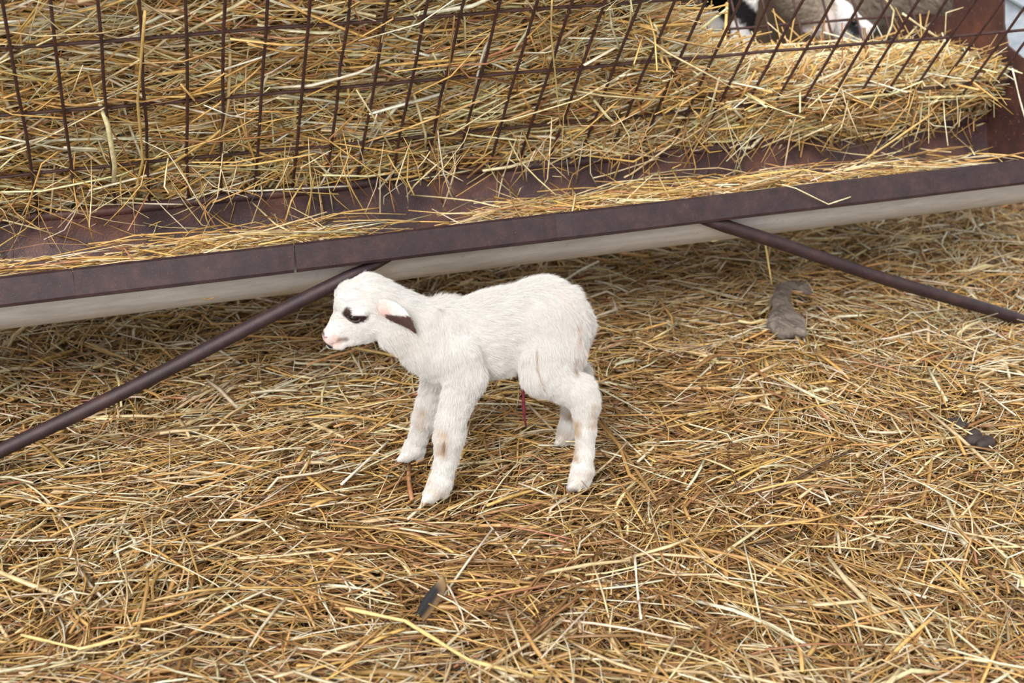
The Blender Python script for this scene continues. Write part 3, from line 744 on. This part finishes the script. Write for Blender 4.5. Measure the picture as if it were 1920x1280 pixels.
# ears
EAR = {'line': [(0.2096, 0.03, 0.3789), (0.1852, 0.054, 0.386), (0.1532, 0.056, 0.3403)], 'across': (-0.05, 0.25, 1.0), 'half': 0.0215, 'zdark': 0.3728, 'xdark': 0.2026}      # centre line (base, middle, tip) and half width, left side
def make_ear(sgn):
    c = [np.array(q) for q in EAR['line']]
    nu, nv = 17, 11; top = []; cols = []
    up = np.array(EAR['across']); up = up / np.linalg.norm(up)
    for i in range(nu):
        t = i / (nu - 1)
        p = c[0] * (1 - t) ** 2 + c[1] * 2 * t * (1 - t) + c[2] * t * t
        tg_ = (c[1] - c[0]) * (1 - t) + (c[2] - c[1]) * t; tg_ /= np.linalg.norm(tg_)
        ac = up - tg_ * (up @ tg_); ac /= np.linalg.norm(ac); nn = np.cross(tg_, ac)
        if nn[1] < 0: nn = -nn
        wd = EAR['half'] * (np.interp(t, [0, .15, .4, .6, .8, 1], [.62, .88, 1.0, .84, .46, .05]))
        row = []
        for j in range(nv):
            x = -1 + 2 * j / (nv - 1)
            row.append((p + ac * wd * x + nn * (.007 * (1 - x * x) * (1 - .4 * t)), nn, t, x))
        top.append(row)
    V = []; C = []
    for side in (0, 1):
        for i in range(nu):
            for j in range(nv):
                q, nn, t, x = top[i][j]
                edge = 1 - abs(x) ** 4
                V.append(q - nn * (.0030 * side * edge))
                dark = np.clip((EAR['zdark'] - q[2]) / .0022 + .5, 0, 1) * np.clip((EAR['xdark'] - q[0]) / .003 + .5, 0, 1)
                pink = np.clip(1.25 - abs(t - .16) / .26, 0, 1) * .75
                b = np.array(WOOL) * .88 * (1 - pink) + np.array((.80, .50, .45)) * pink
                C.append(b * (1 - dark) + np.array((.085, .045, .036)) * dark)
    F = []
    for i in range(nu - 1):
        for j in range(nv - 1):
            a_ = i * nv + j; F.append((a_, a_ + 1, a_ + nv + 1, a_ + nv)); b_ = a_ + nu * nv; F.append((b_, b_ + nv, b_ + nv + 1, b_ + 1))
    for i in range(nu - 1):
        for j in (0, nv - 1):
            a_ = i * nv + j; F.append((a_, a_ + nv, a_ + nv + nu * nv, a_ + nu * nv))
    for j in range(nv - 1):
        for i in (0, nu - 1):
            a_ = i * nv + j; F.append((a_, a_ + 1, a_ + 1 + nu * nv, a_ + nu * nv))
    V = np.array(V); V[:, 1] *= sgn
    o = mesh_obj('ear', V, np.array(F), M_SKIN, lamb, colors=np.array(C)); fix_normals(o)
    o['label'] = 'ear, white above and dark brown towards the tip'
    me = o.data
    Qe = np.array([list(pl.vertices) for pl in me.polygons])
    Cc = np.array(C)
    def cf(P):
        i = np.array([np.argmin(((V - p) ** 2).sum(1)) for p in P]); return Cc[i]
    fl_ = np.tile(c[2] - c[0], (len(V), 1)) * np.array([1, sgn, 1])
    add_fur('ear_hair', V, Qe, fl_, np.full(len(V), .004), 500000, cf, M_FUR, o, rad=.00014, lift=.25, clump=.2, seed=9 + sgn)
make_ear(1); make_ear(-1)
# eyes
M_EYE = flat_mat('dark_wet_eye', (.012, .009, .010), .08, 0, .6)
M_LID = flat_mat('dark_eyelid', (.085, .048, .046), .45)
def ellipsoid(c, r, nu=16, nv=12):
    V = []; F = []
    for i in range(nv + 1):
        th = math.pi * i / nv
        for k in range(nu):
            ph = 2 * math.pi * k / nu
            V.append((c[0] + r[0] * math.sin(th) * math.cos(ph), c[1] + r[1] * math.sin(th) * math.sin(ph), c[2] + r[2] * math.cos(th)))
    for i in range(nv):
        for k in range(nu):
            F.append((i * nu + k, i * nu + (k + 1) % nu, (i + 1) * nu + (k + 1) % nu, (i + 1) * nu + k))
    return V, F
for sgn in (1, -1):
    # seat the ball on the real surface of the head
    d2 = (V_l := V)[:, [0, 2]] - np.array([EYE[0], EYE[2]])
    near = np.argsort((d2 ** 2).sum(1) + 1e3 * (V[:, 1] * sgn < 0))[:12]
    ys = abs(V[near, 1]).mean() + .0012
    Ve, Fe = ellipsoid((EYE[0], sgn * (ys - .0035), EYE[2]), (.0085, .0062, .0062))
    eo = mesh_obj('eye', Ve, Fe, M_EYE, lamb); fix_normals(eo)
    mbl = MB()
    for zz, rr in ((.0054, .0014), (-.0054, .0013)):
        mbl.tube([(EYE[0] + .0105 * math.cos(t), sgn * (ys + .0004 + .0018 * math.sin(t)), EYE[2] + zz * math.sin(t) + .002 * math.cos(t) * 1) for t in np.linspace(0, math.pi, 11)], rr, 6)
    mbl.build('eyelid', M_LID, eo)
# umbilical cord
mb = MB(); UC = [(-0.0424, 0.01, 0.2188), (-0.0444, 0.01, 0.1972), (-0.0455, 0.01, 0.1755), (-0.0466, 0.01, 0.1493), (-0.0486, 0.01, 0.1249), (-0.0517, 0.01, 0.1069)]
mb.tube(UC, [.0032, .0038, .0030, .0034, .0022, .0012], 8)
o = mb.build('umbilical_cord', noise_mat('dried_cord', [(.3, (.10, .010, .022)), (.7, (.22, .030, .05))], scale=80, rough=.4, bump=.6), lamb)
o['label'] = 'dark red umbilical cord'

# ------------------------------------------------------------------ sheep on the far side of the feeder
def build_animal(name, prims, s0, w0, base, patches, h, lo, hi, flen, dens, rad, label, group=None, clump=.8, lift=.8, amb=None):
    D = field(prims, [], lo, hi, h)
    V, Q = surface_net(D, lo, h); V = relax(V, Q, 2, .5)
    cf = lambda P: paint(P, base, patches) if amb is None else amb(paint(P, base, patches), P)
    o = mesh_obj(name, V, Q, M_SKIN, colors=cf(V))
    o.location = fworld(s0, w0, 0.0); o.rotation_euler = (0, 0, FYAW)
    wt = prim_weights(V, prims, .02)
    fl = np.stack([np.array(p[5:8]) - np.array(p[1:4]) for p in prims]); fl /= np.linalg.norm(fl, axis=1, keepdims=True) + 1e-9
    fl = wt @ fl; fl[:, 2] -= .4
    ln = wt @ np.array([p[11] for p in prims]) * flen
    add_fur('fleece', V, Q, fl, ln, dens, cf, M_FUR, o, rad=rad, lift=lift, clump=clump, seed=5)
    tag(o, label, 'sheep', group)
    return o, V
def legs(xf, xb, top, y, r):
    out = []
    for x, hind in ((xf, 0), (xb, 1)):
        for sy in (-1, 1):
            k = -.05 if hind else .01
            out += [('leg', x, sy * y, top, r * 2.2, x + (.03 if hind else 0), sy * y, top * .62, r * 1.25, .7, .04, .5),
                    ('leg', x + (.03 if hind else 0), sy * y, top * .62, r * 1.25, x + k, sy * y, top * .40, r * .95, .9, .02, .25),
                    ('leg', x + k, sy * y, top * .40, r * .9, x + k * .8, sy * y, .06, r * .75, .9, .02, .2),
                    ('hoof', x + k * .8, sy * y, .055, r * .9, x + k * .8 + .035, sy * y, .022, r * .8, .9, .01, .1)]
    return out
# the one with its white head down at the hay
hx = 1.10
A = [('body', .12, 0, .79, .175, -.55, 0, .80, .19, .85, .05, 1), ('neck', .300, 0, .520, .060, .13, 0, .70, .115, .8, .05, .8),
     ('cranium', .3165, 0, .4935, .0504, .3608, 0, .4875, .0506, .85, .03, .3),
     ('muzzle', .3716, 0, .4808, .0462, .4712, 0, .4439, .0256, .8, .03, .15), ('jaw', .388, 0, .4528, .030, .4626, 0, .4294, .018, .8, .02, .15)] + legs(.03, -.55, .70, .085, .021)
A = [tuple(p) for p in A]
PA = [([(.385, 0, .478), (.420, 0, .452)], .017, .004, (.03, .03, .035), 1, 'B'), ([(.470, 0, .425), (.492, 0, .440)], .016, .004, (.02, .02, .022), 1, 'B'),
      ([(-.04, 0, .60), (.075, 0, .505)], .026, .004, (.015, .014, .016), 1, 'B'), ([(-.6, 0, .85), (.1, 0, .85)], .25, .004, (.50, .42, .33), .9, 'B'), ([(.06, 0, .74), (.26, 0, .55)], .075, .004, (.50, .42, .33), .9, 'B')]
sa, SV = build_animal('sheep', A, hx, 1.02, (.88, .86, .85), PA, .011, (-.80, -.26, -.02), (.56, .26, 1.05), .018, 90000, .0005,
    'white faced sheep with dark eye marks eating behind the hay rack')
for sg_ in (1, -1):
    Ve, Fe = ellipsoid((.398, sg_ * -.040, .487), (.012, .009, .010)); fix_normals(mesh_obj('eye', Ve, Fe, M_EYE, sa))
    mb = MB()
    rings = []
    for t in np.linspace(0, 1, 8):
        c = np.array((.315 - .05 * t, sg_ * (-.045 - .085 * t), .515 - .035 * t)); wd = .024 * math.sin(math.pi * (.18 + .8 * t))
        rings.append([tuple(c + np.array((wd * math.cos(a_), 0, wd * math.sin(a_))) + np.array((0, .004 * math.sin(2 * a_), 0))) for a_ in np.linspace(0, 2 * math.pi, 9)[:-1]])
    mb.sweep(rings, closed=True, cap=True)
    eo = mb.build('ear', flat_mat('pale_sheep_ear', (.62, .52, .48), .7), sa); fix_normals(eo)
# the tan one behind it
B = [('body', -.24, 0, .54, .205, .26, 0, .56, .20, .85, .06, 1), ('neck', .34, 0, .62, .12, .50, 0, .82, .085, .8, .06, .9),
     ('head', .50, 0, .85, .075, .60, 0, .82, .06, .75, .03, .2), ('muzzle', .60, 0, .82, .058, .70, 0, .74, .032, .75, .03, .1)] + legs(.22, -.26, .42, .09, .027)
PB = [([(.58, 0, .85), (.72, 0, .74)], .06, .03, (.45, .38, .32), .8, 'B')]
def woolmarks(C, P):
    k = np.clip(.5 + .5 * wave(P[:, 0], P[:, 2] + P[:, 1] * .5, 61, 42), 0, 1)[:, None]
    return C * (.62 + .38 * k)
sb, SV = build_animal('sheep', B, 1.99, 1.47, (.56, .46, .37), PB, .013, (-.50, -.26, -.02), (.78, .26, 1.0), .026, 90000, .0006,
    'tan woolly sheep standing behind the white faced sheep', amb=woolmarks)
for sg_ in (1, -1):
    Ve, Fe = ellipsoid((.615, sg_ * .048, .845), (.012, .009, .010)); fix_normals(mesh_obj('eye', Ve, Fe, M_EYE, sb))

# ---- dark boarded wall at the back of the pen, behind the sheep
M_WALL = noise_mat('dark_stained_boards', [(.3, (.030, .020, .013)), (.7, (.085, .058, .036))], scale=5, rough=.8, bump=.4, bscale=60, stretch=(7, 7, .6), spec=.2)
mb = MB()
for k in range(30):
    s = -2.6 + .205 * k
    c = fworld(s, 2.35, .80); mb.box(tuple(c), (.10, .011, .86), Matrix.Rotation(FYAW, 3, 'Z'))
tag(mb.build('wall_back', M_WALL, smooth=False), 'dark boarded wall behind the sheep', 'wall', kind='structure')

# ---- bluish galvanised sheet beyond the right end of the feeder
GX0, GYY = 1.3161, 3.9500
SEAM = [(0.0344, 0.5576), (0.1145, 0.5137), (0.2122, 0.4576)]
gs = empty('galvanised_sheet', (GX0, GYY, 0))
tag(gs, 'bluish galvanised metal sheet beyond the rusty end plate', 'metal sheet')
mb = MB(); prof = []
for k in range(41):
    x = .9 * k / 40
    prof.append((x, .006 * math.sin(x * 22)))
mb.sweep([[(x, y, z_) for x, y in prof] for z_ in np.linspace(-.03, 1.15, 24)])
o = mb.build('sheet', M_GALV_BLUE, gs); fix_normals(o)
m_ = o.modifiers.new('thickness', 'SOLIDIFY'); m_.thickness = .003; m_.offset = 0
mb = MB(); mb.tube([(.006, 0, z_) for z_ in np.linspace(-.03, 1.15, 12)], .008, 10); mb.build('rolled_edge', M_GALV_BLUE, gs)
mb = MB(); mb.tube([(x, -.012, z_) for x, z_ in SEAM], .005, 8); mb.build('welded_seam', flat_mat('dark_seam', (.16, .19, .20), .6, .2), gs)

# ---- matted wool scrap, dark scrap, dung
WS = [('felt', -0.0345, -0.0931, 0.018, 0.024, -0.0225, -0.0491, 0.022, 0.022, 1, 0.008, 0.004),
 ('felt', -0.0232, -0.1132, 0.014, 0.022, -0.0143, -0.0446, 0.02, 0.022, 1, 0.008, 0.004),
 ('felt', 0.0031, -0.1132, 0.014, 0.02, 0.0094, -0.0624, 0.02, 0.019, 1, 0.008, 0.004),
 ('felt', -0.0156, -0.0371, 0.022, 0.02, -0.0034, 0.0648, 0.026, 0.016, 1, 0.008, 0.004),
 ('felt', -0.0098, 0.0271, 0.026, 0.016, 0.016, 0.1177, 0.024, 0.013, 1, 0.008, 0.004),
 ('felt', 0.019, 0.1192, 0.022, 0.011, 0.0471, 0.1469, 0.02, 0.01, 1, 0.008, 0.004),
 ('felt', 0.0471, 0.1469, 0.02, 0.01, 0.0691, 0.1102, 0.012, 0.009, 1, 0.008, 0.004)]
D = field(WS, [], (-.09, -.14, -.03), (.10, .16, .07), .0022)
V, Q = surface_net(D, (-.09, -.14, -.03), .0022); V = relax(V, Q, 2, .5)
V[:, 2] = .006 + (V[:, 2] - .006) * .55 + .0035 * wave(V[:, 0], V[:, 1], 71, 110)
V[:, 0] += .0055 * wave(V[:, 0], V[:, 1], 72, 75); V[:, 1] += .0055 * wave(V[:, 1], V[:, 0], 74, 75)
M_FELT = tint_mat('matted_wool', .9, .1)
def feltcol(P):
    k = np.clip(.5 + .6 * wave(P[:, 0], P[:, 1], 73, 70), 0, 1)[:, None]
    return np.array((.43, .36, .31)) * (1 - k) + np.array((.30, .25, .215)) * k
ws = mesh_obj('wool_scrap', V, Q, M_FELT, colors=feltcol(V)); ws.location = (0.6336, 3.0122, 0.016)
tag(ws, 'grey-brown matted wool scrap lying in the straw behind the lamb', 'wool scrap')
fl = np.tile(np.array([.3, -1, -.1]), (len(V), 1))
add_fur('wool_fibres', V, Q, fl, np.full(len(V), .009), 900000, feltcol, M_FELT, ws, rad=.00016, lift=.5, clump=1.4, seed=15)

DS = [(-0.1448, 1.8284, 0.02), (-0.1098, 1.9058, 0.022)]     # root line of the scrap and height of its curl
V = []; C = []; nu, nv = 15, 9
for side in (0, 1):
    for i in range(nu):
        t = i / (nu - 1)
        for j in range(nv):
            v = j / (nv - 1)
            wd = .040 * math.sin(math.pi * (.12 + .80 * t)) ** .7
            p = np.array(DS[0]) * (1 - t) + np.array(DS[1]) * t
            q = p + np.array((.55, .15, 0)) * wd * (v - .5) * 1.1 + np.array((0, 0, 1)) * (.006 + .016 * t + .010 * math.sin(math.pi * v) - .012 * v)
            V.append(q - np.array((0, .2, 1)) * .0016 * side)
            e_ = np.clip((t - .80 + .25 * v) * 4, 0, 1) ; e2 = np.clip((v - .74) * 5, 0, 1); m = max(e_, e2 * .8)
            C.append(np.array((.030, .028, .032)) * (1 - m) + np.array((.42, .27, .13)) * m)
F = []
for i in range(nu - 1):
    for j in range(nv - 1):
        a_ = i * nv + j; b_ = a_ + nu * nv
        F += [(a_, a_ + 1, a_ + nv + 1, a_ + nv), (b_, b_ + nv, b_ + nv + 1, b_ + 1)]
    for j in (0, nv - 1):
        a_ = i * nv + j; F.append((a_, a_ + nv, a_ + nv + nu * nv, a_ + nu * nv))
for j in range(nv - 1):
    for i in (0, nu - 1):
        a_ = i * nv + j; F.append((a_, a_ + 1, a_ + 1 + nu * nv, a_ + nu * nv))
V = np.array(V); ds = mesh_obj('husk_scrap', V, np.array(F), tint_mat('dry_husk', .7, .2), colors=np.array(C)); fix_normals(ds)
tag(ds, 'dark curled husk scrap with a tan edge in the straw in front', 'husk')

M_DUNG = noise_mat('dung', [(.3, (.018, .012, .011)), (.7, (.060, .038, .032))], scale=60, rough=.7, bump=.8, bscale=160)
for pos, rr_, lab in [((0.9086, 2.3992, 0.016), 0.034, 'dark brown dung clump half buried in straw near the right edge'), ((0.8704, 2.4638, 0.016), 0.022, 'small dark dung clump behind the larger one near the right edge')]:
    rs = np.random.RandomState(int(rr_ * 1e4)); pr = []
    for k in range(7):
        x, y = rs.uniform(-1, 1, 2) * rr_; pr.append(('lump', x, y * .7, .004, rr_ * .34, x + .006, y * .7, .006, rr_ * .30, 1, .004, .001))
    b = rr_ * 1.7
    D = field(pr, [], (-b, -b, -.03), (b, b, .04), .0025); V, Q = surface_net(D, (-b, -b, -.03), .0025); V = relax(V, Q, 1)
    o = mesh_obj('dung_clump', V, Q, M_DUNG); o.location = pos
    tag(o, lab, 'dung')

# ---- stalks that stand out one by one
def stalk(pts, r, c, label, fray=None, flat=.6):
    pts = [np.array(p) for p in pts]; base = pts[0].copy()
    mb = MB(); fine = []
    for a_, b_ in zip(pts[:-1], pts[1:]):
        for t in (0, .33, .66): fine.append(a_ * (1 - t) + b_ * t - base)
    fine.append(pts[-1] - base)
    mb.tube(fine, [r * (.85 + .15 * math.sin(i * 2.1)) for i in range(len(fine))], 7)
    if fray:
        e_ = fine[-1]; d = fine[-1] - fine[-2]; d /= np.linalg.norm(d)
        for k in range(7):
            q = e_ + (d + np.array(((k - 3) * .10, .02 * (k % 2), -.02 * k * 0))) * fray * (.7 + .06 * ((k * 5) % 7))
            mb.tube([e_ - d * .004, (e_ + q) / 2, q], [.0006, .0005, .0003], 4)
    n = len(mb.V)
    o = mesh_obj('straw_stalk', mb.V, mb.F, M_STRAW, colors=np.tile(np.array(c), (n, 1))); o.location = base
    tag(o, label, 'straw stalk')
for args in [([(0.5483, 2.7539, 0.4173), (0.5793, 2.7643, 0.4059), (0.6549, 2.7894, 0.3625), (0.7037, 2.8056, 0.3731)], 0.0016, (0.8, 0.69, 0.42), 'thin bent pale stalk hooked over the front rim of trough'),
 ([(0.0726, 2.6031, 0.8259), (0.0731, 2.6652, 0.7479), (0.0863, 2.7624, 0.631), (0.0994, 2.86, 0.5136)], 0.002, (0.72, 0.56, 0.24), 'long stalk with frayed end hanging down the wire mesh', 0.035),
 ([(-0.4355, 2.713, 0.03), (-0.3894, 2.7549, 0.03), (-0.3518, 2.7789, 0.03), (-0.3095, 2.8087, 0.03)], 0.003, (0.62, 0.33, 0.14), 'orange-brown stalk lying under the muzzle of the lamb'),
 ([(0.1769, 2.4792, 0.022), (0.2199, 2.3227, 0.022), (0.2576, 2.1777, 0.022)], 0.0034, (0.36, 0.21, 0.08), 'thick brown stalk lying beside the near hind hoof of the lamb'),
 ([(0.1101, 3.1519, 0.03), (0.1638, 3.24, 0.03), (0.2157, 3.3034, 0.03)], 0.0036, (0.88, 0.83, 0.68), 'thick whitish stalk lying behind the rump of the lamb'),
 ([(-0.2598, 1.8369, 0.034), (-0.1643, 1.8037, 0.034), (-0.0631, 1.7065, 0.034), (0.031, 1.6693, 0.034)], 0.0036, (0.72, 0.56, 0.24), 'long thick yellow stalk curving through the straw at the front'),
 ([(-0.3093, 2.2265, 0.026), (-0.2691, 2.3157, 0.026), (-0.2378, 2.3854, 0.026)], 0.003, (0.88, 0.83, 0.68), 'broad whitish stalk slanting beside the far front hoof of the lamb'),
 ([(0.7817, 3.0719, 0.3601), (0.8658, 3.0998, 0.4087), (0.9487, 3.1274, 0.4589)], 0.003, (0.66, 0.46, 0.17), 'thick golden stalk leaning across the trough at its right end'),
 ([(1.0595, 2.9746, 0.601), (1.089, 2.9844, 0.5314), (1.1176, 2.9939, 0.4696)], 0.0022, (0.88, 0.83, 0.68), 'whitish stalk hanging in front of the rusty end plate'),
 ([(0.8703, 3.3648, 0.675), (0.9021, 3.3754, 0.6379), (0.9009, 3.375, 0.6027), (0.8886, 3.3709, 0.5681)], 0.0026, (0.8, 0.69, 0.42), 'bent pale stalk standing up from hay before the tan sheep'),
 ([(1.0271, 3.3643, 0.5823), (1.0223, 3.3627, 0.6356), (1.0654, 3.377, 0.6451)], 0.0016, (0.8, 0.69, 0.42), 'thin bent stalk standing before the rusty upright of the feeder'),
 ([(0.8933, 3.2671, 0.6547), (0.9491, 3.2856, 0.6176), (1.0054, 3.3044, 0.5835)], 0.003, (0.8, 0.69, 0.42), 'straight pale stalk slanting from hay beside the rusty upright'),
 ([(0.5503, 2.8895, 0.2353), (0.5729, 2.897, 0.1393)], 0.0026, (0.72, 0.56, 0.24), 'upright yellow stalk standing in straw under the right brace'),
 ([(-0.6058, 2.3591, 0.8523), (-0.6698, 2.4875, 0.6638), (-0.7, 2.5904, 0.5216), (-0.7809, 2.7102, 0.3368)], 0.003, (0.66, 0.46, 0.17), 'long golden stalk hanging from the mesh at the left'),
 ([(-0.1036, 2.5657, 0.7992), (-0.1223, 2.6749, 0.6538), (-0.1524, 2.7715, 0.5195), (-0.1733, 2.8653, 0.3926)], 0.0018, (0.36, 0.21, 0.08), 'thin brown stalk with forked end hanging down the mesh', 0.02),
 ([(-0.7471, 1.774, 0.03), (-0.6483, 1.7398, 0.03), (-0.5668, 1.774, 0.03)], 0.0028, (0.72, 0.56, 0.24), 'yellow stalk lying across the straw at the lower left'),
 ([(0.2038, 1.9921, 0.03), (0.2003, 1.8929, 0.03), (0.1998, 1.8146, 0.03)], 0.0022, (0.88, 0.83, 0.68), 'whitish stalk lying end-on in the straw below the lamb')]: stalk(*args)
